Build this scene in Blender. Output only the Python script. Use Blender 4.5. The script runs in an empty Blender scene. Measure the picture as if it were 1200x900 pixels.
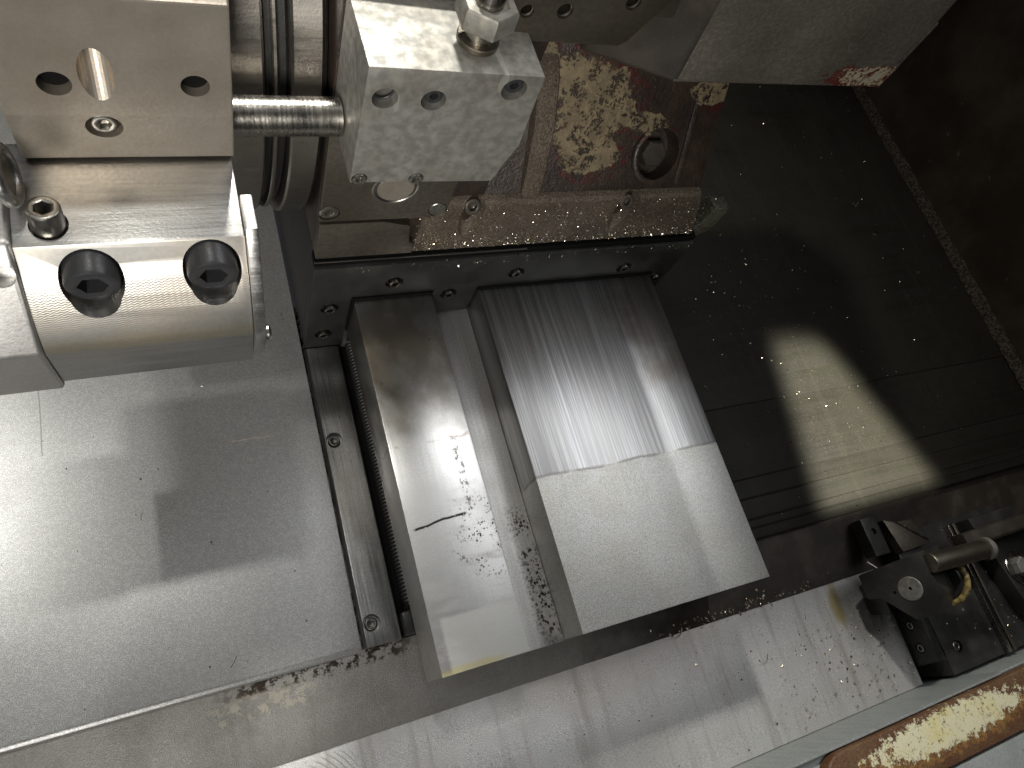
import bpy, bmesh, math, random
from mathutils import Vector, Matrix, Euler
random.seed(7)
R = math.radians
scene = bpy.context.scene
COL = scene.collection

# ------------------------------------------------------------------ camera
cd = bpy.data.cameras.new("camera"); cam = bpy.data.objects.new("camera", cd); COL.objects.link(cam)
right = Vector((0.91124989, -0.27566943, 0.3059902))
down = Vector((-0.13510915, -0.90193237, -0.41019937))
fwd = Vector((0.38906189, 0.33245205, -0.85913124))
m = Matrix((right, -down, -fwd)).transposed().to_4x4(); m.translation = Vector((0, 0, .6))
cam.matrix_world = m
cd.sensor_width = 36; cd.lens = 838.99 / 1200 * 36; cd.clip_start = .01; cd.clip_end = 50
scene.camera = cam

# ------------------------------------------------------------------ world, lamps, exposure
w = bpy.data.worlds.new("World"); scene.world = w; w.use_nodes = True
bgn = w.node_tree.nodes["Background"]; bgn.inputs[0].default_value = (.9, .93, 1, 1); bgn.inputs[1].default_value = .02

def lamp(name, kind, loc, target, power, color=(1, 1, 1), **kw):
    l = bpy.data.lights.new(name, kind); l.energy = power; l.color = color
    for k, v in kw.items(): setattr(l, k, v)
    o = bpy.data.objects.new(name, l); COL.objects.link(o); o.location = loc
    o.rotation_euler = (Vector(target) - Vector(loc)).to_track_quat('-Z', 'Y').to_euler()
    return o
def patch_mask(lo, corners, softs):
    """outline mask put on a lamp to shape its patch of light: light leaves it only inside the polygon through `corners` (world points, convex)"""
    lo.data.use_nodes = True
    lt = lo.data.node_tree; em = lt.nodes["Emission"]; tcn = lt.nodes.new("ShaderNodeTexCoord"); sx = lt.nodes.new("ShaderNodeSeparateXYZ"); lt.links.new(tcn.outputs["Normal"], sx.inputs[0])
    def lmath(op, a, b):
        n = lt.nodes.new("ShaderNodeMath"); n.operation = op
        for k, v in ((0, a), (1, b)):
            if hasattr(v, "is_linked"): lt.links.new(v, n.inputs[k])
            else: n.inputs[k].default_value = v
        return n.outputs[0]
    inv = (Matrix.Translation(lo.location) @ lo.rotation_euler.to_matrix().to_4x4()).inverted()
    cs = [inv @ Vector(p) for p in corners]; cs = [(c.x / -c.z, c.y / -c.z) for c in cs]
    cx = sum(c[0] for c in cs) / len(cs); cy = sum(c[1] for c in cs) / len(cs)
    az = lmath('ABSOLUTE', sx.outputs[2], 0); gx = lmath('DIVIDE', sx.outputs[0], az); gy = lmath('DIVIDE', sx.outputs[1], az); mask = None
    for k, soft in enumerate(softs):
        (x0, y0), (x1, y1) = cs[k], cs[(k + 1) % len(cs)]; nx_, ny_ = y0 - y1, x1 - x0; l = math.hypot(nx_, ny_); nx_ /= l; ny_ /= l
        if (cx - x0) * nx_ + (cy - y0) * ny_ < 0: nx_, ny_ = -nx_, -ny_
        dd = lmath('ADD', lmath('ADD', lmath('MULTIPLY', gx, nx_), lmath('MULTIPLY', gy, ny_)), -(x0 * nx_ + y0 * ny_))
        mr = lt.nodes.new("ShaderNodeMapRange"); mr.interpolation_type = 'SMOOTHSTEP'; lt.links.new(dd, mr.inputs[0]); mr.inputs[1].default_value = -soft; mr.inputs[2].default_value = soft
        mask = mr.outputs[0] if mask is None else lmath('MULTIPLY', mask, mr.outputs[0])
    lt.links.new(mask, em.inputs["Strength"])
# lamp panel under the machine roof, towards the tail side
lamp("roof_lamp", 'AREA', (.99, .46, 1.45), (.3, .08, 0), 2.7, (.97, .98, 1), shape='RECTANGLE', size=1.0, size_y=.52, spread=R(105))
# broad lamp panel on the spindle side, beside the turret
lamp("spindle_panel", 'AREA', (-.56, .52, 1.2), (-.56, .52, 0), .8, (1, .99, .95), shape='RECTANGLE', size=.84, size_y=.95, spread=R(120))
# small work lamp on the spindle side: hard shadows of the tool holders
lamp("spindle_lamp", 'SPOT', (-.05, .47, 1.2), (.02, .12, -.1), 7.2, (1, .99, .94), spot_size=R(40), spot_blend=.8, shadow_soft_size=.02)
# added spot, its output masked to the bright area on the cover sheet
b1 = lamp("left_patch_spot", 'SPOT', (-.55, .62, 1.1), (-.2, .2, -.1), 21, (1, 1, .95), spot_size=R(46), spot_blend=.3, shadow_soft_size=.015)
patch_mask(b1, [(-.050, .40, -.0985), (-.038, .227, -.0985), (-.041, .165, -.0985), (-.130, .015, -.0985), (-.50, .015, -.0985), (-.50, .40, -.0985)], (.006, .010, .012, .02, .02, .02))
# work lamp at the back above the turret
lamp("work_lamp", 'AREA', (.18, 1.0, 1.12), (.3, .0, 0), 5.0, (1, .98, .92), shape='DISK', size=.10, spread=R(95))
# dim overhead fill, added to lift the tone of the cover sheet
lamp("overhead_fill", 'AREA', (.12, .28, 1.6), (.12, .28, 0), .28, (.96, .98, 1), shape='RECTANGLE', size=.5, size_y=.9)
# daylight through the open door, from the operator's side
lamp("door_light", 'AREA', (-.42, -.9, .88), (-.03, .3, .25), 2.4, (1, .97, .92), shape='RECTANGLE', size=.6, size_y=.45, spread=R(45))
# added spot, masked to the outline of the light patch on the dark cover
b2 = lamp("right_patch_spot", 'SPOT', (.60, -.30, 1.35), (.765, .155, -.1), 1050, (1, 1, .86), spot_size=R(16), spot_blend=.1, shadow_soft_size=.012)
patch_mask(b2, [(.700, .272, -.095), (.666, .047, -.10), (.862, .047, -.10), (.778, .266, -.095)], (.014, .007, .016, .016))
vs = scene.view_settings
vs.view_transform = 'Standard'; vs.look = 'None'; vs.exposure = 0; vs.gamma = 1; vs.use_curve_mapping = False

# ------------------------------------------------------------------ node helpers
class NT:
    def __init__(s, name):
        s.m = bpy.data.materials.new(name); s.m.use_nodes = True
        s.t = s.m.node_tree; s.n = s.t.nodes; s.b = s.n["Principled BSDF"]
        s.g = s.n.new("ShaderNodeNewGeometry"); s._p = s.g.outputs["Position"]
        sp = s.n.new("ShaderNodeSeparateXYZ"); s.ln(s._p, sp.inputs[0]); s.xyz = sp.outputs
    def ln(s, a, b): s.t.links.new(a, b)
    def put(s, v, sock):
        if hasattr(v, "is_linked"): s.ln(v, sock)
        elif isinstance(v, (tuple, list)):
            sock.default_value = (*v, 1) if len(v) == 3 and sock.type == 'RGBA' else v
        else:
            sock.default_value = v
    def math(s, op, a, b=0., c=None, clamp=False):
        n = s.n.new("ShaderNodeMath"); n.operation = op; n.use_clamp = clamp
        s.put(a, n.inputs[0]); s.put(b, n.inputs[1])
        if c is not None: s.put(c, n.inputs[2])
        return n.outputs[0]
    def noise(s, scale, detail=3, rough=.55, stretch=(1, 1, 1), off=(0, 0, 0), dist=0):
        mp = s.n.new("ShaderNodeMapping"); s.ln(s._p, mp.inputs[0])
        mp.inputs["Scale"].default_value = stretch; mp.inputs["Location"].default_value = off
        n = s.n.new("ShaderNodeTexNoise"); s.ln(mp.outputs[0], n.inputs[0])
        n.inputs["Scale"].default_value = scale; n.inputs["Detail"].default_value = detail
        n.inputs["Roughness"].default_value = rough; n.inputs["Distortion"].default_value = dist
        return n.outputs[0]
    def voro(s, scale, feature='F1', stretch=(1, 1, 1)):
        mp = s.n.new("ShaderNodeMapping"); s.ln(s._p, mp.inputs[0]); mp.inputs["Scale"].default_value = stretch
        n = s.n.new("ShaderNodeTexVoronoi"); n.feature = feature; s.ln(mp.outputs[0], n.inputs[0]); n.inputs["Scale"].default_value = scale
        return n.outputs[0]
    def ramp(s, f, a, b, va=0., vb=1.):
        n = s.n.new("ShaderNodeMapRange"); n.interpolation_type = 'SMOOTHSTEP'
        s.put(f, n.inputs[0])
        for i, v in enumerate((a, b, va, vb)): n.inputs[i + 1].default_value = v
        return n.outputs[0]
    def mix(s, f, a, b, mode='MIX'):
        n = s.n.new("ShaderNodeMix"); n.data_type = 'RGBA'; n.blend_type = mode
        s.put(f, n.inputs[0]); s.put(a, n.inputs[6]); s.put(b, n.inputs[7])
        return n.outputs[2]
    def mul(s, a, b): return s.math('MULTIPLY', a, b)
    def add(s, a, b): return s.math('ADD', a, b)
    def band(s, ax, lo, hi, soft, wob=None):
        c = s.xyz[ax]
        if wob is not None: c = s.add(c, wob)
        return s.mul(s.ramp(c, lo - soft, lo + soft), s.ramp(c, hi - soft, hi + soft, 1, 0))
    def blob(s, x, y, z, rx, ry, rz, n=None, amt=0, e0=.75, e1=1.0):
        mp = s.n.new("ShaderNodeVectorMath"); mp.operation = 'SUBTRACT'; s.ln(s._p, mp.inputs[0]); mp.inputs[1].default_value = (x, y, z)
        d = s.n.new("ShaderNodeVectorMath"); d.operation = 'DIVIDE'; s.ln(mp.outputs[0], d.inputs[0]); d.inputs[1].default_value = (rx, ry, rz)
        l = s.n.new("ShaderNodeVectorMath"); l.operation = 'LENGTH'; s.ln(d.outputs[0], l.inputs[0])
        v = l.outputs["Value"]
        if n is not None: v = s.add(v, s.mul(s.math('SUBTRACT', n, .5), amt))
        return s.ramp(v, e0, e1, 1, 0)
    def bump(s, h, strength=.3, dist=.001, base=None):
        n = s.n.new("ShaderNodeBump"); n.inputs["Strength"].default_value = strength; n.inputs["Distance"].default_value = dist
        s.put(h, n.inputs["Height"])
        if base is not None: s.ln(base, n.inputs["Normal"])
        return n.outputs[0]
    def out(s, col, rough, metal=1., normal=None, coat=0., spec=None, aniso=0.):
        b = s.b.inputs
        s.put(col, b["Base Color"]); s.put(rough, b["Roughness"]); s.put(metal, b["Metallic"])
        if normal is not None: s.ln(normal, b["Normal"])
        if coat: b["Coat Weight"].default_value = coat; b["Coat Roughness"].default_value = .15
        if spec is not None: b["Specular IOR Level"].default_value = spec
        if aniso: b["Anisotropic"].default_value = aniso
        return s.m

MAT = {}
def steel(name, base, rough, fine=.25, blot=.25, brush=None, brush_amt=.25, tint=(.5, .4, .28), metal=1., bump=.12, rv=.14, fine_scale=520):
    """worked steel: fine grain, blotches of wear and brown film, optional brushing direction"""
    t = NT(name)
    g = t.noise(fine_scale, 2, .6); bl = t.noise(14, 5, .62); bl2 = t.noise(45, 4, .6, off=(3, 1, 2))
    c = t.mix(t.ramp(bl, .35, .7, 0, blot), base, tuple(a * b for a, b in zip(base, tint)))
    c = t.mix(t.ramp(g, .3, .7, 0, fine), c, tuple(a * .35 for a in base))
    r = t.add(rough - rv / 2, t.mul(bl2, rv)); r = t.add(r, t.mul(t.math('SUBTRACT', g, .5), .18))
    n = t.bump(g, bump, .0006)
    if brush:
        br = t.noise(60, 3, .7, stretch=brush)
        c = t.mix(t.ramp(br, .35, .68, brush_amt, 0), c, tuple(a * .3 for a in base))
        r = t.add(r, t.mul(t.math('SUBTRACT', br, .5), .25)); n = t.bump(br, .12, .0006, n)
    sc = t.ramp(t.noise(90, 2, .5, stretch=(1, .06, .3), off=(5, 2, 0)), .70, .74, 0, .35)
    c = t.mix(sc, c, tuple(min(1, a * 1.5) for a in base))
    MAT[name] = t.out(c, r, metal, n); return t

steel('holder_steel', (.48, .475, .46), .36, .12, .18, (.3, 8, 8), .25)
steel('block_steel', (.40, .36, .305), .45, .22, .35, None, rv=.2, metal=.8)
steel('stop_steel', (.37, .365, .335), .60, .6, .5, None, fine_scale=150, rv=.2, metal=.75)
steel('side_steel', (.56, .55, .53), .42, .15, .2, None)
steel('bar_steel', (.50, .48, .44), .26, .3, .35, (8, .4, .4), .4)
steel('disc_steel', (.36, .335, .30), .36, .2, .3, (.3, 3, 3), .2)
steel('strip_steel', (.42, .42, .41), .34, .35, .5, (9, .25, 9), .45)
steel('cap_black', (.03, .03, .032), .36, .3, .1, metal=.2)
steel('screw_steel', (.36, .35, .32), .32, .3, .3)
steel('screw_dark', (.15, .145, .13), .38, .3, .3)
steel('dull_plate', (.24, .215, .175), .46, .45, .4, fine_scale=260)
steel('thread_steel', (.13, .13, .13), .5, .3, .3)

def mk_holder_face():
    # milled face: fine wavy cutter rows
    t = NT('milled_steel')
    wv = t.n.new("ShaderNodeTexWave"); wv.wave_type = 'BANDS'; wv.bands_direction = 'Z'
    mp = t.n.new("ShaderNodeMapping"); t.ln(t._p, mp.inputs[0]); mp.inputs["Scale"].default_value = (1, 1, 1)
    wx = t.math('SINE', t.mul(t.xyz[0], 2100)); zz = t.add(t.xyz[2], t.mul(wx, .0003))
    row = t.math('SINE', t.mul(zz, 5000)); g = t.noise(400, 2); bl = t.noise(20, 4, .6)
    msk = t.ramp(t.xyz[2], .238, .243, 1, 0)
    low = t.ramp(t.add(t.xyz[2], t.mul(t.noise(60, 4, stretch=(.4, 1, 1)), .012)), .211, .217, 1, 0)
    c = t.mix(t.mul(t.ramp(row, -.2, .6, .2, 0), msk), (.43, .415, .385), (.17, .15, .12))
    c = t.mix(t.ramp(bl, .4, .75, 0, .3), c, (.42, .34, .24)); c = t.mix(t.ramp(g, .3, .7, .2, 0), c, (.2, .2, .19))
    c = t.mix(t.mul(low, .35), c, (.40, .34, .20))
    n = t.bump(t.mul(row, msk), .12, .0004)
    MAT['milled_steel'] = t.out(c, t.add(.40, t.mul(bl, .14)), 1, n)
mk_holder_face()

def mk_cover():
    t = NT('frosted_sheet')
    g = t.noise(1300, 1, .6); g2 = t.noise(240, 3, .6); bl = t.noise(9, 5, .6); br = t.noise(40, 3, .6, stretch=(6, .12, 1))
    c = t.mix(t.ramp(bl, .35, .72, 0, .28), (.44, .44, .43), (.35, .335, .31))
    c = t.mix(t.ramp(g, .34, .64, .75, 0), c, (.14, .14, .135))
    c = t.mix(t.ramp(br, .42, .7, 0, .16), c, (.30, .29, .28))
    # dark grit spots and fine pale / dark scratches
    sp = t.ramp(t.voro(120), .045, .09, 1, 0); gate = t.ramp(t.noise(30, 2), .58, .64)
    c = t.mix(t.mul(sp, gate), c, (.02, .018, .015))
    s1 = t.mul(t.band(0, -.1405, -.1396, .0003, t.mul(t.noise(25, 2), .002)), t.band(1, .268, .344, .001))
    c = t.mix(t.mul(s1, .7), c, (.08, .07, .06))
    s2 = t.mul(t.band(1, .2535, .2546, .0004, t.mul(t.math('SUBTRACT', t.noise(30, 2), .5), .008)), t.band(0, .012, .05, .002))
    c = t.mix(t.mul(s2, .7), c, (.6, .52, .36))
    c = t.mix(t.ramp(t.noise(420, 2, .6), .38, .62, .35, 0), c, (.19, .19, .185)); r = t.add(.22, t.add(t.mul(g2, .10), t.mul(bl, .08)))
    MAT['frosted_sheet'] = t.out(c, r, .45, t.bump(g, .22, .0005))
mk_cover()

def mk_rail():
    t = NT('hardened_rail')
    g = t.noise(700, 2, .7); bl = t.noise(22, 5, .6); br = t.noise(50, 3, .65, stretch=(5, .15, 1)); cross = t.noise(45, 5, .7, stretch=(.5, 1.6, 1))
    c = t.mix(t.ramp(bl, .4, .75, 0, .22), (.60, .595, .58), (.42, .39, .35))
    c = t.mix(t.ramp(g, .35, .65, .25, 0), c, (.25, .25, .24))
    # worn lower end: frosted, with a straight-edged clean patch
    wob = t.mul(t.math('SUBTRACT', t.noise(40, 3), .5), .01)
    worn = t.ramp(t.add(t.xyz[1], wob), .12, .16, 1, 0)
    c = t.mix(t.mul(t.mul(worn, t.ramp(g, .4, .6)), .45), c, (.30, .30, .295))
    film = t.mul(t.mul(worn, t.ramp(cross, .48, .7)), .35)
    c = t.mix(t.mul(film, .7), c, (.36, .34, .31))
    # tempering film, brown to straw, on the back half
    brn = t.mul(t.ramp(t.add(t.xyz[1], wob), .188, .205), t.ramp(t.noise(30, 4, .6, stretch=(1, .6, 1)), .35, .6, .25, .8))
    c = t.mix(brn, c, (.28, .255, .22))
    rim = t.mul(t.band(1, .1885, .1915, .0010, t.mul(t.math('SUBTRACT', t.noise(90, 4), .5), .010)), t.ramp(t.noise(45, 2), .45, .55))
    c = t.mix(t.mul(rim, .6), c, (.24, .17, .12))
    # dark pitting near the right-hand edge and an oily scratch across
    pit = t.math('MAXIMUM', t.ramp(t.add(t.voro(300), t.mul(t.noise(500, 2), .25)), .36, .46, 1, 0), t.ramp(t.noise(330, 4, .75), .565, .60))
    pg = t.mul(t.blob(.212, .098, 0, .045, .05, .1, t.noise(40, 3), 1.2, .4, .95), t.ramp(t.noise(75, 3), .44, .54))
    c = t.mix(t.mul(pit, pg), c, (.035, .03, .026))
    streak = t.mul(t.band(0, .1985, .2055, .0012, t.mul(t.noise(30, 3), .006)), t.mul(t.band(1, .125, .19, .004), t.ramp(t.noise(260, 4, .75, stretch=(1, .7, 1)), .50, .56)))
    c = t.mix(t.mul(streak, .8), c, (.06, .05, .04))
    yy = t.add(t.xyz[1], t.add(t.mul(t.math('SUBTRACT', t.noise(22, 3), .5), .008), t.mul(t.xyz[0], -.09)))
    scr = t.mul(t.mul(t.ramp(yy, .0990, .1000), t.ramp(yy, .1010, .1022, 1, 0)), t.band(0, .1445, .193, .002))
    scr = t.mul(scr, t.ramp(t.noise(200, 2), .3, .45))
    c = t.mix(scr, c, (.03, .028, .025))
    pat = t.mul(t.mul(t.band(0, .149, .3, .002), t.band(1, -.1, .037, .003)), t.ramp(t.blob(.149, .037, 0, .014, .014, 1, None, 0, .9, 1.02), 0, 1))
    clean = t.mul(t.band(0, .148, .3, .0018), t.band(1, -.1, .037, .0018))
    c = t.mix(t.mul(clean, .5), c, (.58, .575, .53))
    yel = t.mul(t.band(1, -.1, -.0015, .0016, t.mul(t.math('SUBTRACT', t.noise(60, 3), .5), .006)), t.mul(t.band(0, .1, .192, .01), t.ramp(t.xyz[2], -.0014, -.0006)))
    c = t.mix(t.mul(yel, .6), c, (.50, .45, .20))
    r = t.add(.24, t.mul(t.ramp(t.xyz[1], .12, .2, 1, 0), .12)); r = t.add(r, t.mul(bl, .1)); r = t.add(r, t.mul(film, .3)); r = t.add(r, t.mul(clean, .1))
    MAT['hardened_rail'] = t.out(c, r, 1, t.bump(t.add(br, t.mul(g, .5)), .14, .0006))
mk_rail()

def mk_slot():
    t = NT('slot_steel')
    g = t.noise(600, 2, .7); br = t.noise(45, 3, .6, stretch=(5, .12, 1)); bl = t.noise(25, 4)
    c = t.mix(t.ramp(bl, .4, .7, 0, .3), (.60, .59, .57), (.42, .40, .37))
    c = t.mix(t.ramp(g, .35, .65, .35, 0), c, (.2, .2, .195)); c = t.mix(t.ramp(br, .4, .65, .25, 0), c, (.2, .2, .2))
    pit = t.math('MAXIMUM', t.ramp(t.add(t.voro(270, stretch=(1, .8, 1)), t.mul(t.noise(500, 2), .25)), .40, .52, 1, 0), t.ramp(t.noise(260, 4, .75), .545, .58))
    pg = t.mul(t.band(0, .251, .272, .007, t.mul(t.noise(50, 2), .008)), t.mul(t.band(1, -.002, .118, .014), t.ramp(t.noise(60, 3), .36, .48)))
    c = t.mix(t.mul(pit, pg), c, (.03, .026, .022))
    MAT['slot_steel'] = t.out(c, t.add(.38, t.mul(bl, .15)), .8, t.bump(t.add(g, br), .15, .0006))
mk_slot()

def mk_plate():
    t = NT('guide_plate_steel')
    g = t.noise(1250, 1, .6); bl = t.noise(16, 5, .6); br = t.noise(70, 4, .7, stretch=(6, .07, 1)); br2 = t.noise(16, 2, .5, stretch=(5, .1, 1), off=(1, 4, 0))
    wob = t.mul(t.math('SUBTRACT', t.noise(25, 3), .5), .006)
    fro = t.ramp(t.add(t.xyz[1], wob), .1345, .1375, 1, 0)      # frosted front half ends in a straight wipe line
    cw = t.mix(t.ramp(br, .40, .66, .75, 0), (.52, .52, .525), (.20, .20, .205)); cw = t.mix(t.ramp(br2, .45, .7, .4, 0), cw, (.24, .235, .22))
    cf = t.mix(t.ramp(bl, .38, .7, 0, .35), (.62, .615, .59), (.53, .50, .40)); cf = t.mix(t.ramp(g, .32, .68, .6, 0), cf, (.19, .19, .18))
    grit = t.ramp(t.voro(160), .05, .1, 1, 0); gg = t.ramp(t.noise(40, 2), .58, .66)
    cf = t.mix(t.mul(grit, gg), cf, (.04, .035, .03))
    c = t.mix(fro, cw, cf)
    line = t.mul(t.band(1, .1345, .1372, .0008, wob), t.ramp(t.noise(30, 3), .35, .5)); c = t.mix(t.mul(line, .55), c, (.10, .09, .08))
    oil = t.mul(t.blob(.49, .30, 0, .10, .13, .2, t.noise(25, 4), 1.0, .5, 1.0), .6); c = t.mix(oil, c, (.10, .075, .045))
    r = t.add(t.ramp(fro, 0, 1, .33, .44), t.mul(t.math('SUBTRACT', br, .5), .16)); r = t.add(r, t.mul(bl, .06))
    MAT['guide_plate_steel'] = t.out(c, r, 1, t.bump(t.add(t.mul(br, .8), t.mul(g, fro)), .2, .0006))
mk_plate()

def mk_black(name, base, rough, oil=.3):
    t = NT(name)
    g = t.noise(500, 3, .7); bl = t.noise(30, 5, .6)
    c = t.mix(t.ramp(bl, .4, .7, 0, .8), base, tuple(a * 2.2 for a in base)); c = t.mix(t.ramp(g, .62, .75, 0, .35), c, (.16, .14, .11))
    MAT[name] = t.out(c, t.add(rough - .1, t.mul(bl, .25)), .25, t.bump(g, .2, .0008), coat=oil)
mk_black('oily_black', (.013, .013, .012), .42, .1)
mk_black('mech_black', (.022, .021, .019), .42, .15)
_t = NT('hole_black'); MAT['hole_black'] = _t.out((.003, .003, .003), .7, 0., spec=.1)
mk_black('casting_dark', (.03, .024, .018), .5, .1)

def mk_casting():
    t = NT('painted_casting')
    g = t.noise(420, 3, .75); lump = t.noise(95, 4, .6); bl = t.noise(28, 6, .66, off=(2, 2, 5)); bl2 = t.noise(80, 6, .7, off=(9, 1, 1)); fnn = t.noise(170, 6, .75, off=(3, 3, 3)); bl = t.add(t.mul(bl, .72), t.mul(fnn, .28))
    base = t.mix(t.ramp(bl, .4, .7), (.016, .0105, .008), (.034, .022, .015))
    tan = (.17, .132, .075); red = (.045, .007, .006)
    def spot(x, y, z, rx, ry, rz, amt=1.7): return t.blob(x, y, z, rx, ry, rz, bl, amt, .80, .86)
    # flaked areas: filler showing through, red primer along its edges
    areas = [(.318, .388, .205, .056, .06, .046), (.262, .40, .235, .03, .05, .03), (.335, .366, .168, .036, .03, .020), (.445, .40, .215, .03, .03, .012), (.385, .385, .19, .028, .03, .010), (.215, .352, .20, .02, .03, .03)]
    wide = None; tight = None
    for a in areas:
        s1 = spot(*a); s0 = spot(a[0] + .002, a[1], a[2] - .004, a[3] * 1.22, a[4] * 1.2, a[5] * 1.35)
        wide = s0 if wide is None else t.math('MAXIMUM', wide, s0); tight = s1 if tight is None else t.math('MAXIMUM', tight, s1)
    redm = t.mul(wide, t.ramp(bl2, .46, .56)); c = t.mix(t.mul(redm, .85), base, red)
    flake = t.mul(tight, t.ramp(t.add(t.add(t.mul(g, .5), t.mul(fnn, .5)), t.mul(t.math('SUBTRACT', bl2, .5), .7)), .41, .47))
    c = t.mix(flake, c, t.mix(t.ramp(lump, .3, .7), tan, (.10, .075, .042)))
    ht = t.add(t.mul(g, .5), t.add(t.mul(lump, .8), t.mul(flake, .5)))
    MAT['painted_casting'] = t.out(c, t.add(.42, t.mul(flake, .3)), .0, t.bump(ht, .8, .0018), coat=.12)
    t = NT('gritty_casting')
    g = t.noise(520, 3, .8); bl = t.noise(25, 4); sp = t.ramp(t.voro(420), .10, .2, 1, 0)
    c = t.mix(t.ramp(bl, .35, .7), (.15, .118, .085), (.092, .070, .048)); c = t.mix(t.ramp(g, .4, .65, .7, 0), c, (.03, .024, .017))
    c = t.mix(t.mul(sp, t.ramp(t.noise(160, 2), .42, .52)), c, (.6, .54, .42))
    MAT['gritty_casting'] = t.out(c, t.ramp(g, .3, .7, .25, .55), .35, t.bump(t.add(g, t.mul(sp, .8)), .9, .0016))
    t = NT('housing_casting')
    g = t.noise(330, 4, .75); lump = t.noise(70, 4); bl = t.noise(12, 4); fn = t.noise(110, 6, .75, off=(4, 0, 2))
    c = t.mix(t.ramp(bl, .35, .7), (.17, .155, .128), (.11, .098, .08)); c = t.mix(t.ramp(g, .4, .7, .5, 0), c, (.035, .03, .025))
    bw = t.blob(.558, .36, .270, .055, .05, .017, fn, 1.8, .8, .86); bt = t.blob(.560, .36, .272, .046, .05, .014, fn, 2.2, .78, .84)
    c = t.mix(bw, c, (.10, .018, .013)); c = t.mix(t.mul(bt, t.ramp(t.add(t.mul(g, .5), t.mul(fn, .5)), .45, .5)), c, (.46, .41, .29))
    MAT['housing_casting'] = t.out(c, .5, .2, t.bump(t.add(g, lump), .6, .0014))
mk_casting()

def mk_dark_sheet():
    t = NT('oily_dark_sheet')
    g = t.noise(500, 3, .7); bl = t.noise(8, 5, .62); br = t.noise(26, 3, .6, stretch=(.15, 5, 1)); br2 = t.noise(18, 2, stretch=(4, .2, 1))
    c = t.mix(t.ramp(bl, .35, .7), (.014, .0132, .0095), (.0075, .0066, .0046)); c = t.mix(t.ramp(br, .4, .65, .55, 0), c, (.014, .012, .01))
    c = t.mix(t.ramp(br2, .5, .75, 0, .12), c, (.036, .03, .022)); c = t.mix(t.ramp(g, .55, .72, 0, .4), c, (.05, .043, .034))
    # film of brown sludge by the guide plate
    sl = t.ramp(t.add(t.xyz[0], t.mul(t.noise(30, 4), .05)), .50, .58, 1, 0); c = t.mix(t.mul(sl, .7), c, (.045, .033, .018))
    MAT['oily_dark_sheet'] = t.out(c, t.add(.40, t.mul(bl, .25)), .0, t.bump(g, .3, .001), spec=.12)
    t = NT('brown_wall')
    g = t.noise(300, 3, .7); bl = t.noise(7, 6, .65); st = t.ramp(t.noise(120, 2, stretch=(1, .25, .4)), .72, .75)
    c = t.mix(t.ramp(bl, .4, .68), (.026, .018, .012), (.05, .039, .029)); c = t.mix(t.mul(st, .5), c, (.12, .10, .075)); c = t.mix(t.ramp(g, .5, .7, 0, .3), c, (.02, .016, .012))
    MAT['brown_wall'] = t.out(c, t.add(.36, t.mul(bl, .25)), .0, t.bump(g, .25, .001), spec=.3)
    t = NT('sludge_seam')
    g = t.noise(260, 4, .75); c = t.mix(t.ramp(g, .4, .62), (.008, .0065, .005), (.05, .039, .027))
    MAT['sludge_seam'] = t.out(c, .7, .0, t.bump(g, .8, .002), spec=.1)
mk_dark_sheet()

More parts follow.
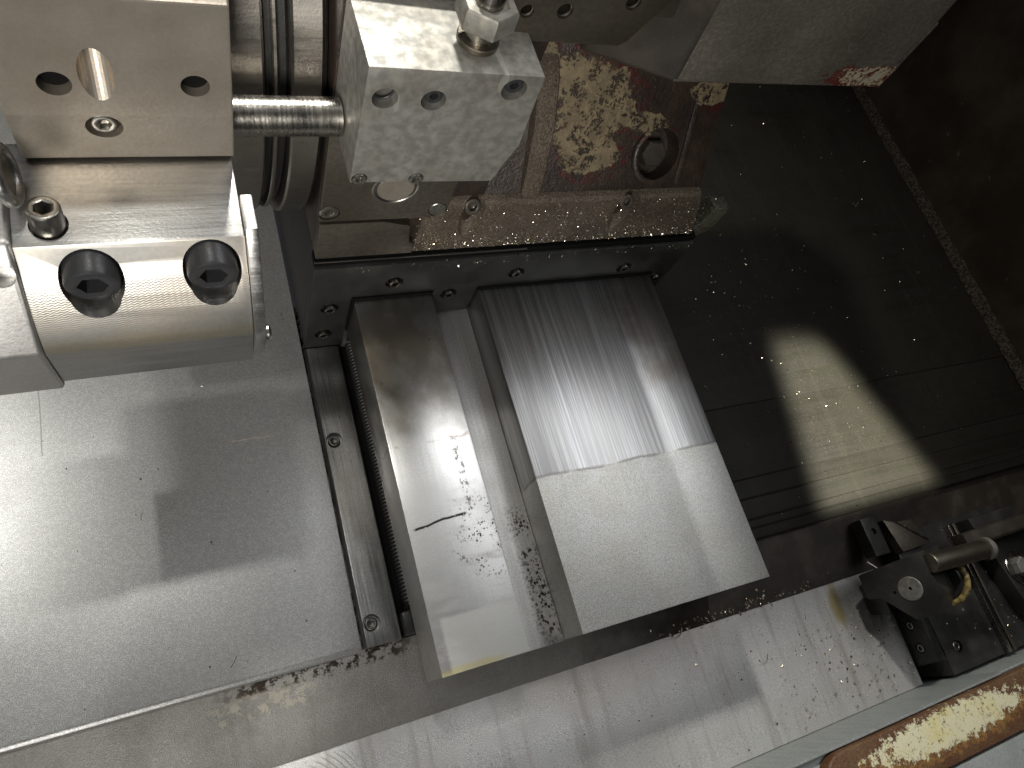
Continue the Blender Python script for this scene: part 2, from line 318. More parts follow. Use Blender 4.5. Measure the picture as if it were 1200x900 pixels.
def mk_chute():
    t = NT('chute_sheet')
    g = t.noise(1250, 1, .6); bl = t.noise(7, 6, .63); run = t.noise(22, 4, .6, stretch=(3, .22, 1)); bl2 = t.noise(40, 4)
    c = t.mix(t.ramp(bl, .35, .7, 0, .5), (.74, .735, .72), (.60, .565, .52)); c = t.mix(t.ramp(run, .50, .72, 0, .5), c, (.33, .285, .24))
    c = t.mix(t.ramp(g, .34, .68, .5, 0), c, (.17, .165, .155))
    brn = t.mul(t.blob(.36, -.04, -.13, .24, .06, .2, bl2, .8, .3, 1.0), .4); c = t.mix(brn, c, (.30, .255, .205))
    yel = t.mul(t.blob(.655, -.062, -.132, .014, .035, .1, bl2, 1.2, .2, 1.0), .7); c = t.mix(yel, c, (.36, .28, .05))
    pit = t.mul(t.ramp(t.voro(150), .10, .17, 1, 0), t.ramp(t.noise(24, 3), .53, .62)); c = t.mix(t.mul(pit, .45), c, (.12, .095, .08))
    # rubbed arcs
    d = t.math('SQRT', t.add(t.math('POWER', t.add(t.xyz[0], .02), 2), t.math('POWER', t.add(t.xyz[1], .12), 2)))
    arc = t.mul(t.ramp(t.math('SINE', t.mul(t.add(d, t.mul(t.noise(30, 2), .004)), 1500)), .3, .9), t.blob(.055, -.052, -.13, .03, .016, .1, None, 0, .5, 1.0))
    c = t.mix(t.mul(arc, .5), c, (.15, .13, .11))
    wear = t.ramp(t.noise(60, 3, stretch=(.2, 3, 1), off=(2, 8, 1)), .66, .7, 0, .3); c = t.mix(wear, c, (.66, .65, .62))
    MAT['chute_sheet'] = t.out(c, t.add(.30, t.add(t.mul(bl2, .12), t.mul(run, .1))), .45, t.bump(g, .35, .0008))
    t = NT('bed_front_sheet')
    g = t.noise(1200, 1, .6); bl = t.noise(18, 6, .63); run = t.noise(30, 4, .6, stretch=(3, .4, .4)); fl = t.noise(130, 4, .7)
    c = t.mix(t.ramp(bl, .35, .7, 0, .7), (.36, .35, .335), (.25, .238, .215)); c = t.mix(t.ramp(run, .5, .75, 0, .35), c, (.2, .185, .16)); c = t.mix(t.ramp(g, .34, .68, .4, 0), c, (.08, .07, .06))
    edge = t.mul(t.ramp(t.add(t.xyz[1], t.mul(t.math('SUBTRACT', fl, .5), .02)), .022, .027), t.band(0, -.02, .14, .02)); c = t.mix(t.mul(edge, t.ramp(fl, .45, .55)), c, (.03, .02, .012))
    crust = t.mul(t.band(0, -.03, .05, .012), t.mul(t.band(1, .008, .026, .004, t.mul(t.math('SUBTRACT', fl, .5), .02)), t.ramp(fl, .46, .55))); c = t.mix(t.mul(crust, .55), c, (.46, .42, .33))
    gr = t.ramp(t.add(t.xyz[0], t.mul(t.math('SUBTRACT', t.noise(14, 5, .65), .5), .25)), .28, .47); c = t.mix(gr, c, (.035, .028, .021))  # darkens to the right, running into the shade colour of that end
    MAT['bed_front_sheet'] = t.out(c, t.add(.38, t.mul(bl, .15)), .6, t.bump(t.add(g, t.mul(crust, 1.5)), .35, .0012))
mk_chute()

def mk_sill():
    t = NT('rusty_sill_paint')
    g = t.noise(420, 3, .75); bl = t.noise(35, 5, .65); fn = t.noise(95, 8, .8, off=(1, 7, 3)); fn2 = t.noise(150, 4, .7)
    c = t.mix(t.ramp(bl, .38, .66), (.15, .065, .028), (.20, .115, .055)); c = t.mix(t.ramp(g, .4, .62, .55, 0), c, (.055, .026, .014))
    c = t.mix(t.ramp(fn2, .62, .7, 0, .6), c, (.30, .22, .13))
    f = t.mul(t.blob(.665, -.200, -.045, .14, .020, .1, fn, 2.4, .80, .84), t.ramp(t.noise(230, 5, .75), .36, .42)); fo = t.blob(.655, -.207, -.045, .16, .020, .1, fn, 1.7, .86, .94)
    c = t.mix(t.mul(fo, t.ramp(fn2, .42, .56, .15, .85)), c, (.33, .17, .045)); pale = t.mix(t.ramp(bl, .45, .7), (.78, .73, .50), (.74, .66, .30)); pale = t.mix(t.ramp(fn2, .60, .66, 0, .8), pale, (.24, .2, .12))
    c = t.mix(f, c, pale)
    MAT['rusty_sill_paint'] = t.out(c, .6, .0, t.bump(t.add(g, t.mul(f, 1.2)), .5, .0012))
    t = NT('grey_paint')
    g = t.noise(400, 3); bl = t.noise(20, 4)
    c = t.mix(t.ramp(bl, .4, .7, 0, .5), (.36, .38, .37), (.26, .27, .255)); c = t.mix(t.ramp(g, .4, .65, .25, 0), c, (.15, .15, .14))
    MAT['grey_paint'] = t.out(c, .45, 0., t.bump(g, .15, .0006))
    t = NT('green_grey_paint')
    g = t.noise(450, 3); run = t.noise(60, 3, stretch=(3, .4, .3))
    c = t.mix(t.ramp(run, .4, .7, 0, .5), (.34, .36, .345), (.24, .25, .235)); c = t.mix(t.ramp(g, .4, .65, .35, 0), c, (.14, .145, .135))
    MAT['green_grey_paint'] = t.out(c, .5, .1, t.bump(g, .2, .0008))
    t = NT('drab_paint')
    g = t.noise(300, 3); c = t.mix(t.ramp(g, .4, .65), (.075, .075, .055), (.03, .028, .02)); MAT['drab_paint'] = t.out(c, .5, .1, t.bump(g, .3, .001))
    t = NT('yellow_rubber')
    g = t.noise(200, 3); c = t.mix(t.ramp(g, .4, .65), (.34, .26, .09), (.10, .07, .03)); MAT['yellow_rubber'] = t.out(c, .5, 0)
    t = NT('chip_metal')
    g = t.noise(150, 1); c = t.mix(t.ramp(g, .4, .6), (.75, .72, .64), (.55, .46, .32)); MAT['chip_metal'] = t.out(c, .25, 1)
    t = NT('grit_dark')
    MAT['grit_dark'] = t.out((.02, .017, .014), .6, 0)
mk_sill()

# ------------------------------------------------------------------ mesh helpers
def thing(name, label, cat, loc, group=None):
    o = bpy.data.objects.new(name, None); COL.objects.link(o); o.location = loc; o.empty_display_size = .02
    o["label"] = label; o["category"] = cat
    if group: o["group"] = group
    return o
def tag(o, label=None, cat=None, group=None, kind=None):
    if label: o["label"] = label
    if cat: o["category"] = cat
    if group: o["group"] = group
    if kind: o["kind"] = kind
    return o
def smooth(me, ang=35):
    for p in me.polygons: p.use_smooth = True
    try: me.set_sharp_from_angle(angle=R(ang))
    except Exception: pass
def world_loc(o):
    v = Vector(o.location)
    while o.parent: o = o.parent; v += Vector(o.location)
    return v
def link(name, bm, mat, parent=None, bevel=0., origin=None, seg=2, cut=None):
    """bm is in world coordinates; the object's origin goes to `origin` (default: centre of the base)"""
    bmesh.ops.recalc_face_normals(bm, faces=bm.faces)
    if bevel:
        es = [e for e in bm.edges if len(e.link_faces) == 2 and e.calc_face_angle(0) > R(25)]
        bmesh.ops.bevel(bm, geom=es, offset=bevel, segments=seg, profile=.6, affect='EDGES', clamp_overlap=True)
    me = bpy.data.meshes.new(name); bm.to_mesh(me); bm.free()
    o = bpy.data.objects.new(name, me); COL.objects.link(o)
    if cut:
        cs = []
        for cb in cut:
            bmesh.ops.recalc_face_normals(cb, faces=cb.faces)
            cm = bpy.data.meshes.new('cut'); cb.to_mesh(cm); cb.free(); co = bpy.data.objects.new('cut', cm); COL.objects.link(co); cs.append(co)
            md = o.modifiers.new('b', 'BOOLEAN'); md.operation = 'DIFFERENCE'; md.solver = 'EXACT'; md.object = co
        dg = bpy.context.evaluated_depsgraph_get(); dg.update()
        nm = bpy.data.meshes.new_from_object(o.evaluated_get(dg)); o.modifiers.clear(); o.data = nm; nm.name = name
        bpy.data.meshes.remove(me); me = nm
        for co in cs:
            cm = co.data; bpy.data.objects.remove(co); bpy.data.meshes.remove(cm)
    me.materials.clear(); me.materials.append(MAT[mat]); smooth(me)
    if origin is None:
        vs_ = [v.co for v in me.vertices]
        origin = Vector((sum(v.x for v in vs_) / len(vs_), sum(v.y for v in vs_) / len(vs_), min(v.z for v in vs_)))
    origin = Vector(origin)
    me.transform(Matrix.Translation(-origin))
    if parent is not None:
        o.parent = parent; o.location = origin - world_loc(parent)
    else: o.location = origin
    return o
def box(x0, x1, y0, y1, z0, z1, bm=None):
    bm = bm or bmesh.new()
    v = [bm.verts.new(p) for p in ((x0, y0, z0), (x1, y0, z0), (x1, y1, z0), (x0, y1, z0), (x0, y0, z1), (x1, y0, z1), (x1, y1, z1), (x0, y1, z1))]
    for f in ((0, 3, 2, 1), (4, 5, 6, 7), (0, 1, 5, 4), (1, 2, 6, 5), (2, 3, 7, 6), (3, 0, 4, 7)): bm.faces.new([v[i] for i in f])
    return bm
def prism(ptsA, ptsB, bm=None):
    bm = bm or bmesh.new()
    a = [bm.verts.new(p) for p in ptsA]; b = [bm.verts.new(p) for p in ptsB]; n = len(a)
    bm.faces.new(a); bm.faces.new(b[::-1])
    for i in range(n): bm.faces.new((a[i], b[i], b[(i + 1) % n], a[(i + 1) % n]))
    return bm
def prism_x(yz, x0, x1, bm=None): return prism([(x0, y, z) for y, z in yz], [(x1, y, z) for y, z in yz], bm)
def prism_y(xz, y0, y1, bm=None): return prism([(x, y0, z) for x, z in xz], [(x, y1, z) for x, z in xz], bm)
def prism_z(xy, z0, z1, bm=None): return prism([(x, y, z0) for x, y in xy], [(x, y, z1) for x, y in xy], bm)
def frame(axis):
    a = Vector(axis).normalized(); h = Vector((0, 0, 1)) if abs(a.z) < .9 else Vector((1, 0, 0))
    u = h.cross(a).normalized(); return a, u, a.cross(u)
def lathe(c, axis, prof, seg=32, bm=None, hexfrom=None):
    """prof: list of (radius, distance along axis); rings from index hexfrom on are hexagonal"""
    bm = bm or bmesh.new(); a, u, v = frame(axis); c = Vector(c); rings = []
    for k, (r, h) in enumerate(prof):
        ring = []
        for i in range(seg):
            th = 2 * math.pi * i / seg; rr = r
            if hexfrom is not None and k >= hexfrom:
                ph = (th % (math.pi / 3)) - math.pi / 6; rr = r * math.cos(math.pi / 6) / math.cos(ph)
            ring.append(bm.verts.new(c + a * h + (u * math.cos(th) + v * math.sin(th)) * rr))
        rings.append(ring)
    for k in range(len(rings) - 1):
        for i in range(seg): bm.faces.new((rings[k][i], rings[k][(i + 1) % seg], rings[k + 1][(i + 1) % seg], rings[k + 1][i]))
    bm.faces.new(rings[0][::-1]); bm.faces.new(rings[-1])
    return bm
def cyl(c, axis, r, h, seg=32, bm=None, cham=0):
    p = [(r, 0), (r, h)] if not cham else [(r, 0), (r, h - cham), (r - cham, h)]
    return lathe(c, axis, p, seg, bm)
def cap_screw(r, h, name, parent, c, axis, mat='cap_black', hx=.52, depth=.6):
    """socket cap screw: head with rounded rim and a hexagon socket; c is the centre of the head's underside"""
    b = lathe(c, axis, [(r, 0), (r, h - r * .16), (r * .95, h - r * .05), (r * .86, h), (r * hx * 1.12, h), (r * hx, h - r * .05), (r * hx, h - h * depth), (r * .05, h - h * depth - r * .1)], 36, hexfrom=5)
    return link(name, b, mat, parent, origin=c)
def torus(c, axis, R0, r, seg=48, ms=12, bm=None, a0=0, a1=2 * math.pi):
    bm = bm or bmesh.new(); a, u, v = frame(axis); c = Vector(c); full = abs(a1 - a0 - 2 * math.pi) < 1e-4
    n = seg if full else seg + 1; rings = []
    for i in range(n):
        th = a0 + (a1 - a0) * i / seg; d = u * math.cos(th) + v * math.sin(th)
        rings.append([bm.verts.new(c + d * (R0 + r * math.cos(2 * math.pi * j / ms)) + a * r * math.sin(2 * math.pi * j / ms)) for j in range(ms)])
    for i in range(n if full else n - 1):
        A, B = rings[i], rings[(i + 1) % n]
        for j in range(ms): bm.faces.new((A[j], B[j], B[(j + 1) % ms], A[(j + 1) % ms]))
    if not full: bm.faces.new(rings[0][::-1]); bm.faces.new(rings[-1])
    return bm
def ellipsoid(c, rx, ry, rz):
    bm = bmesh.new(); bmesh.ops.create_uvsphere(bm, u_segments=24, v_segments=14, radius=1)
    bmesh.ops.transform(bm, matrix=Matrix.Translation(c) @ Matrix.Diagonal((rx, ry, rz, 1)), verts=bm.verts); return bm

# ------------------------------------------------------------------ the setting
tag(link('chip_chute', prism_x([(-.034, -.131), (-.1755, -.1345), (-.1755, -.1385), (-.034, -.135)], -.5, .735), 'chute_sheet', bevel=.0008), kind='structure')
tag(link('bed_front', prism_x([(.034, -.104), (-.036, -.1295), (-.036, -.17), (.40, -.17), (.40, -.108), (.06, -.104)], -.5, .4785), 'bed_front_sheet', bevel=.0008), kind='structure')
tag(link('bed_front_shade', prism_x([(.034, -.104), (-.034, -.1292), (-.036, -.1292), (-.036, -.17), (.40, -.17), (.40, -.108), (.06, -.104)], .479, 1.12), 'casting_dark', bevel=.0008), kind='structure')  # right end of the bed front, coloured dark in place of its shade
tag(link('side_wall', box(1.13, 1.15, -.25, 1.2, -.2, .75), 'brown_wall', bevel=.001), kind='structure')
tag(link('back_wall', box(-.6, 1.13, 1.2, 1.22, -.2, .75), 'brown_wall', bevel=.001), kind='structure')
tag(link('pit_floor', box(.737, 1.13, -.30, .0, -.19, -.175), 'casting_dark'), kind='structure')
# seam of sludge in the corner of the right wall
bm = bmesh.new(); prev = None; n = 120
for i in range(n + 1):
    y = .0 + 1.15 * i / n; rr = .009 + random.uniform(-.001, .0015); x = 1.128 + random.uniform(-.001, .001)
    ring = [bm.verts.new((x - rr * 1.2, y, -.093)), bm.verts.new((x - rr * .8, y, -.093 + rr * .6)), bm.verts.new((x + .003, y, -.093 + rr * 1.3)), bm.verts.new((x + .003, y, -.098))]
    if prev:
        for j in range(4): bm.faces.new((prev[j], ring[j], ring[(j + 1) % 4], prev[(j + 1) % 4]))
    prev = ring
tag(link('sludge', bm, 'sludge_seam'), kind='stuff')

# ------------------------------------------------------------------ left cover sheet, clamping strip, lead screw
o = link('cover_sheet', prism_x([(.9, -.0985), (.0385, -.0985), (.0345, -.1005), (.0335, -.1035), (.9, -.1035)], -.5, .0965), 'frosted_sheet', bevel=.0014, seg=3)
tag(o, 'large frosted steel cover sheet with a rolled lip beside the screwed strip', 'cover sheet')
SL = (.1155, .19, -.104)
st = thing('clamping_strip', 'narrow steel strip with two recessed screws along the cover sheet', 'strip', SL)
cuts = [cyl((x, y, -.101), (0, 0, 1), .0082, .02) for x, y in ((.1095, .237), (.1085, .056))]
link('strip', prism_y([(.0978, -.1035), (.1342, -.1035), (.1342, -.0965), (.1325, -.0945), (.1005, -.0945), (.0978, -.0965)], .0358, .3415), 'strip_steel', st, bevel=.0005, cut=cuts)
for x, y in ((.1095, .237), (.1085, .056)): cap_screw(.0058, .0052, 'screw', st, (x, y, -.1012), (0, 0, 1), 'screw_dark', hx=.58, depth=.8)
bm = bmesh.new(); n = 700; ns = 20; prev = None; L0, L1 = .058, .341
for i in range(n + 1):
    y = L0 + (L1 - L0) * i / n
    ring = []
    for j in range(ns):
        th = 2 * math.pi * j / ns; r = .0095 + .0004 * math.sin(2 * math.pi * y / .0036 + th)
        ring.append(bm.verts.new((.1500 + r * math.cos(th), y, -.094 + r * math.sin(th))))
    if prev:
        for j in range(ns): bm.faces.new((prev[j], ring[j], ring[(j + 1) % ns], prev[(j + 1) % ns]))
    else: bm.faces.new(ring[::-1])
    prev = ring
bm.faces.new(prev)
tag(link('channel_shade', box(.1346, .1615, .0362, .341, -.112, -.1036), 'hole_black'), kind='structure')  # black box added as the shade in the gap beside the rail
ls_ = thing('lead_screw', 'threaded steel lead screw lying in the groove under the polished rail', 'lead screw', (.1475, .2, -.104))
link('thread', bm, 'thread_steel', ls_, origin=(.1475, .2, -.093))
link('end_bearing', box(.1350, .158, .0370, .0575, -.1042, -.081), 'oily_black', ls_, bevel=.0012)

# ------------------------------------------------------------------ rails of the bed
tag(link('rail_base', box(.162, .470, -.001, .36, -.128, -.0605), 'casting_dark', bevel=.001), 'dark cast base carrying the polished rail and the wide plate', 'machine base')
o = link('guide_rail', box(.139, .2165, -.0065, .358, -.0605, 0), 'hardened_rail', bevel=.0009)
tag(o, 'polished narrow guide rail with brown film and dark pitting', 'rail')
tag(link('slot_strip', box(.2168, .2671, -.0072, .358, -.0603, -.045), 'slot_steel', bevel=.0006), 'sunken steel strip with pitted edge between rail and wide plate', 'strip')
o = link('guide_plate', prism_y([(.2674, -.0605), (.2674, -.001), (.400, -.001), (.4125, -.0019), (.4205, -.0019), (.4262, -.0010), (.4765, -.001), (.4765, -.0605)], -.0065, .358), 'guide_plate_steel', bevel=.0007)
tag(o, 'wide flat steel guide plate, brushed behind and frosted in front', 'guide plate')

# ------------------------------------------------------------------ telescopic cover on the tail side
tc = thing('telescopic_cover', 'dark oily sheet cover in overlapping panels right of the wide plate', 'cover', (.8, .3, -.108))
for (y0, y1, z) in ((.0345, .108, -.0960), (.104, .199, -.0948), (.195, 1.19, -.0935)):
    link('panel', prism_x([(y0, z - .0035), (y0, z - .001), (y0 + .002, z), (y1, z), (y1, z - .0035)], .472, 1.128), 'oily_dark_sheet', tc, bevel=.0006)
for y in (.048, .058, .082): link('bead', prism_x([(y - .0020, -.0962), (y, -.0953), (y + .0020, -.0962)], .5, 1.12), 'oily_dark_sheet', tc)

# ------------------------------------------------------------------ wiper bracket
wb = thing('wiper_bracket', 'black wiper bracket stepped over the rails, held by small screws', 'bracket', (.3, .348, -.094))
poly = [(.0985, -.094), (.1372, -.094), (.1372, .0028), (.2188, .0028), (.2188, -.0432), (.2655, -.0432), (.2655, .0020), (.4785, .0020), (.4785, -.06), (.5035, -.06), (.5035, .0555), (.0985, .0555)]
scr = [(.175, .024), (.118, -.015), (.116, -.066), (.236, -.006), (.302, .0235), (.434, .016), (.4905, -.012)]
cuts = [cyl((x, .338, z), (0, 1, 0), .0088, .0085, 24) for x, z in scr]
link('plate', prism_y(poly, .342, .3565), 'oily_black', wb, bevel=.0007, cut=cuts)
for x, z in scr: cap_screw(.0056, .0065, 'screw', wb, (x, .3458, z), (0, -1, 0), 'screw_dark', hx=.58, depth=.8)
link('top_strip', box(.0985, .502, .345, .3565, .0562, .064), 'hole_black', wb, bevel=.0005)
link('bright_edge', box(.0985, .30, .3435, .3448, .0632, .0646), 'screw_steel', wb)
lip = [(.1372, -.06), (.1385, -.06), (.1385, .0004), (.2174, .0004), (.2174, .0028), (.1372, .0028)]
link('seal_lip', prism_y(lip, .3395, .342), 'hole_black', wb, bevel=.0003)
link('seal_lip', box(.2655, .4785, .3395, .342, -.0004, .0024), 'hole_black', wb, bevel=.0003)

# ------------------------------------------------------------------ saddle casting
SD = (.29, .5, -.094)
sd = thing('saddle_casting', 'brown cast saddle with flaking tan and red paint above the wiper bracket', 'machine casting', SD)
link('lower_body', box(.0987, .478, .358, .80, -.0925, .0685), 'oily_black', sd, bevel=.001)
link('left_body', box(.0987, .236, .352, .80, .069, .335), 'painted_casting', sd, bevel=.002)
slope = [(.345, .1375), (.349, .1385), (.372, .171), (.412, .240), (.47, .30), (.80, .30), (.80, .0690), (.352, .0690), (.352, .13)]
bolt_c = Vector((.402, .366, .1675)); bn = Vector((0, -.83, .56)).normalized()
link('painted_slope', prism_x([(.352, .1375), (.372, .171), (.412, .240), (.47, .30), (.80, .30), (.80, .069), (.352, .069)], .2362, .462), 'painted_casting', sd, bevel=.002, cut=[cyl(bolt_c - bn * .022, bn, .024, .07)])
ledge_scr = [(.2275, .1), (.3825, .098)]
cuts = [ellipsoid((x, .342, z + .022), .0105, .012, .033) for x, z in ledge_scr]
LP = [(.345, .0702), (.345, .133), (.3475, .1365), (.3535, .1385), (.3535, .0702)]
link('ledge', prism([(.1835, y, z) for y, z in LP], [(.492 - (z - .07) * .45, y, z) for y, z in LP]), 'gritty_casting', sd, bevel=.0008, cut=cuts)
for x, z in ledge_scr: cap_screw(.0075, .008, 'bolt', sd, (x - .001, .3525, z + .026), (0, -.75, .45), 'casting_dark')
rib = [(.347, .137), (.3535, .155), (.372, .195), (.394, .225), (.43, .25), (.40, .2), (.36, .139)]
link('rib', prism_x(rib, .2690, .2880), 'gritty_casting', sd, bevel=.004, seg=3)
link('smooth_land', prism_y([(.0987, .0705), (.183, .0705), (.1825, .083), (.1775, .088), (.1745, .111), (.165, .1135), (.157, .1165), (.150, .1185), (.0987, .1185)], .3435, .3535), 'dull_plate', sd, bevel=.0008)
cp = link('cover_plate', prism_y([(.0975, .1235), (.190, .1235), (.2015, .1315), (.2035, .225), (.0975, .225)], .3425, .352), 'dull_plate', sd, bevel=.0007, cut=[cyl((.1045, .3425 - .001, .1345), (0, 1, 0), .0085, .003), cyl((.193, .3415, .1335), (0, 1, 0), .0082, .003)])
cap_screw(.0078, .002, 'screw', cp, (.1045, .3446, .1345), (0, -1, 0), 'screw_steel', hx=.42, depth=.9)
link('slotted_screw', cyl((.193, .3446, .1335), (0, -1, 0), .0076, .002, 28, cham=.0005), 'screw_steel', cp, cut=[box(.1921, .1939, .340, .3432, .12, .15)])
link('ring_groove', torus((.1525, .3428, .1635), (0, 1, 0), .0175, .0019), 'screw_steel', cp)
link('plug', cyl((.1525, .3435, .1635), (0, -1, 0), .0145, .0025, 36, cham=.0006), 'block_steel', cp)
bh = link('clamp_bolt', lathe(bolt_c - bn * .023, bn, [(.0185, 0), (.0185, .004), (.0130, .0045), (.0130, .016), (.0112, .018)], 36, hexfrom=2), 'casting_dark', sd)
link('weld_lip', torus(bolt_c - bn * .001, bn, .0245, .003, a0=2.2, a1=4.6), 'painted_casting', sd)
# gusset right of the bolt
link('gusset', prism_x([(.353, .142), (.376, .183), (.398, .222), (.392, .198), (.366, .152)], .428, .436), 'painted_casting', sd, bevel=.002)
link('hook_tab', prism_y([(.4815, .036), (.520, .034), (.538, .048), (.540, .086), (.518, .088), (.516, .060), (.508, .050), (.4815, .048)], .362, .380), 'drab_paint', sd, bevel=.001)

# ------------------------------------------------------------------ stop block with stud and nut
SB = (.152, .324, .2285)
sb = thing('stop_block', 'scratched steel block on the saddle with stud and hexagon nut on top', 'block', SB)
fr = [(.1003, .2300), (.2000, .2280), (.2075, .262), (.2045, .3205), (.1000, .3235)]
holes = [(.112, .3015, .0075), (.1405, .3005, .0075), (.1880, .3100, .0080)]
foot = [(.106, .2335), (.1435, .2325)]
cuts = [cyl((x, .294, z), (0, 1, 0), r, .02, 28) for x, z, r in holes] + [cyl((x, .294, z), (0, 1, 0), .0052, .004, 24) for x, z in foot]
cuts.append(prism_y([(.1965, .2225), (.2025, .247), (.2085, .268), (.215, .25), (.21, .22)], .29, .300))
link('body', prism_y(fr, .295, .3518), 'stop_steel', sb, bevel=.0006, cut=cuts)
for x, z, r in holes[1:]: cap_screw(r * .72, .008, 'set_screw', sb, (x + .0012, .306, z), (0, -1, 0), 'cap_black')
link('thread', torus((.112, .302, .3015), (0, 1, 0), .0068, .0008), 'cap_black', sb)
for x, z in foot: cap_screw(.0047, .0045, 'screw', sb, (x, .2985, z), (0, -1, 0), 'screw_steel')
nx, ny = .168, .3195
link('stud', lathe((nx, ny, .3215), (0, 0, 1), [(.0085, 0), (.0085, .0375), (.0075, .039)], 28), 'bar_steel', sb)
nb = lathe((nx, ny, .3355), (0, 0, 1), [(.0165, 0), (.0178, .001), (.0178, .012), (.0166, .0135), (.0120, .0137), (.0110, .0125), (.0092, .0125)], 36, hexfrom=0)
link('hex_nut', nb, 'stop_steel', sb)
link('washer', cyl((nx, ny, .3222), (0, 0, 1), .0125, .003, 36, cham=.0006), 'dull_plate', sb)

# ------------------------------------------------------------------ round bar
tag(link('round_bar', lathe((.0313, .3306, .2495), (1, 0, 0), [(.0106, 0), (.0118, .001), (.0118, .0675), (.0113, .068)], 48), 'bar_steel'), 'round steel bar between the tool block and the stop block', 'bar')

# ------------------------------------------------------------------ turret disc
TC = (.56, .20)
td = thing('turret_disc', 'large turret disc with grooved rim behind the round bar', 'turret', (.06, TC[0], -.01))
def dring(name, x0, x1, r, mat, ch=.0015): return link(name, lathe((x0, TC[0], TC[1]), (1, 0, 0), [(r - ch, 0), (r, ch), (r, x1 - x0 - ch), (r - ch, x1 - x0)], 128), mat, td)
dring('front_rim', -.02, .0585, .208, 'disc_steel')
dring('hub', .0587, .0740, .199, 'oily_black')
dring('bright_ring', .0635, .0668, .2065, 'disc_steel', .0008)
dring('rear_rim', .0742, .0940, .210, 'disc_steel')
dring('seal', .0941, .0972, .204, 'oily_black')

# ------------------------------------------------------------------ upper tool block on the turret
tb = thing('tool_block', 'brown stained steel tool block with drilled holes above the bright holder', 'tool block', (-.018, .31, .262))
pr = [(.2865, .366), (.2845, .3635), (.2850, .297), (.2885, .2635), (.2900, .2622), (.352, .2622), (.352, .366)]
ea = Vector((0, .47, .88)).normalized()
cuts = [cyl((-.0440, .28, .3165), (0, 1, 0), .0070, .035), cyl((.0145, .28, .317), (0, 1, 0), .0066, .035), cyl(Vector((-.0265, .285, .3225)) - ea * .04, ea, .0073, .092), cyl((-.0285, .28, .2885), (0, 1, 0), .0083, .013)]
tbb = link('body', prism_x(pr, -.0685, .0312), 'block_steel', tb, bevel=.0012, cut=cuts)
for p in tbb.data.polygons: p.use_smooth = p.area < 4e-5 and len(p.vertices) < 6
cap_screw(.0062, .006, 'cap_screw', tb, (-.0285, .2932, .2885), (0, -1, 0), 'screw_steel')
for x, r in ((-.0440, .0066), (.0145, .0062)): link('hole_shade_plug', lathe((x, .2905, .3167), (0, 1, 0), [(r, 0), (r, .024), (r * .86, .024), (r * .86, .006), (r * .8, .005)], 28), 'hole_black', tb)  # solid black plugs stand in for the darkness inside the holes

# ------------------------------------------------------------------ bright tool holder under it
th_ = thing('tool_holder', 'bright milled steel tool holder with two black cap screws', 'tool holder', (-.023, .25, .158))
pr = [(.300, .2612), (.2400, .2572), (.2345, .2462), (.2288, .2395), (.2235, .2318), (.2190, .2238), (.2153, .2156), (.2124, .2075), (.2105, .2000), (.2145, .1570), (.300, .1570)]
caps = [(-.0462, .2400), (.0116, .2415)]
cuts = [cyl((x, .2455, z), (0, -1, 0), .0149, .06, 40) for x, z in caps] + [cyl((x, .2335, z - .0065), (0, -1, 0), .0120, .06, 40) for x, z in caps] + [cyl((-.0605, .2515, .253), (0, .1, 1), .0088, .02)]
b = prism_x(pr, -.0765, .0298)
body = link('body', b, 'holder_steel', th_, bevel=.0009, cut=cuts)
body.data.materials.append(MAT['milled_steel'])
for p in body.data.polygons:
    if p.normal.y < -.6 and p.normal.z > .1: p.material_index = 1
for x, z in caps: cap_screw(.0132, .0200, 'cap_screw', th_, (x, .2454, z), (0, -1, 0), 'cap_black', hx=.56)
cap_screw(.0078, .017, 'set_screw', th_, (-.0605, .2517, .2535), (0, .08, 1), 'screw_steel', hx=.55)
ep = link('end_plate', prism_x([(.262, .2645), (.2395, .2640), (.2325, .2550), (.2085, .2085), (.2070, .1930), (.2120, .1690), (.222, .1640), (.262, .1640)], .0301, .0365), 'holder_steel', th_, bevel=.0012)
link('bolt', lathe((.0363, .2175, .187), (1, 0, 0), [(.0052, 0), (.0052, .003), (.0035, .0045)], 24), 'screw_steel', ep)
nh = thing('side_holder', 'part of a second steel holder joined left of the bright holder', 'tool holder', (-.1, .25, .150))
link('body', prism_x([(.300, .259), (.2425, .2580), (.2350, .2500), (.2085, .2030), (.2130, .1500), (.300, .1500)], -.16, -.0768), 'side_steel', nh, bevel=.003, seg=3, cut=[cyl((-.0845, .2415, .240), (0, -1, .55), .0065, .03)])
link('ring', torus((-.0735, .268, .276), (1, 0, .15), .0125, .0032), 'holder_steel', nh)
link('ring_hub', cyl((-.0765, .268, .276), (1, 0, .15), .0096, .004), 'screw_steel', nh)

# ------------------------------------------------------------------ drilled plate and turret housing over the saddle
mp = thing('drilled_plate', 'dull flat plate with three tapped holes under the housing', 'plate', (.23, .345, .312))
cuts = [cyl((x, .325, z), (0, 1, 0), r, .02, 24) for x, z, r in ((.1985, .335, .0045), (.2225, .337, .0052), (.2655, .346, .005))]
link('plate', prism_y([(.17, .3145), (.2705, .3145), (.2755, .3185), (.2985, .365), (.2985, .385), (.17, .385)], .330, .358), 'dull_plate', mp, bevel=.001, cut=cuts)
for x, z, r in ((.1985, .335, .0041), (.2225, .337, .0048), (.2655, .346, .0046)): link('tapped_hole', torus((x, .3325, z), (0, 1, 0), r, .0007, 24, 8), 'screw_steel', mp)
hs = thing('turret_housing', 'heavy grey cast housing with chipped red corner overhanging the dark cover', 'machine casting', (.45, .5, .258))
bm = bmesh.new()
A = [(.300, .405, .2430), (.3615, .360, .2575), (.576, .360, .2590), (.6, .372, .272), (.62, .62, .272), (.300, .62, .2430)]
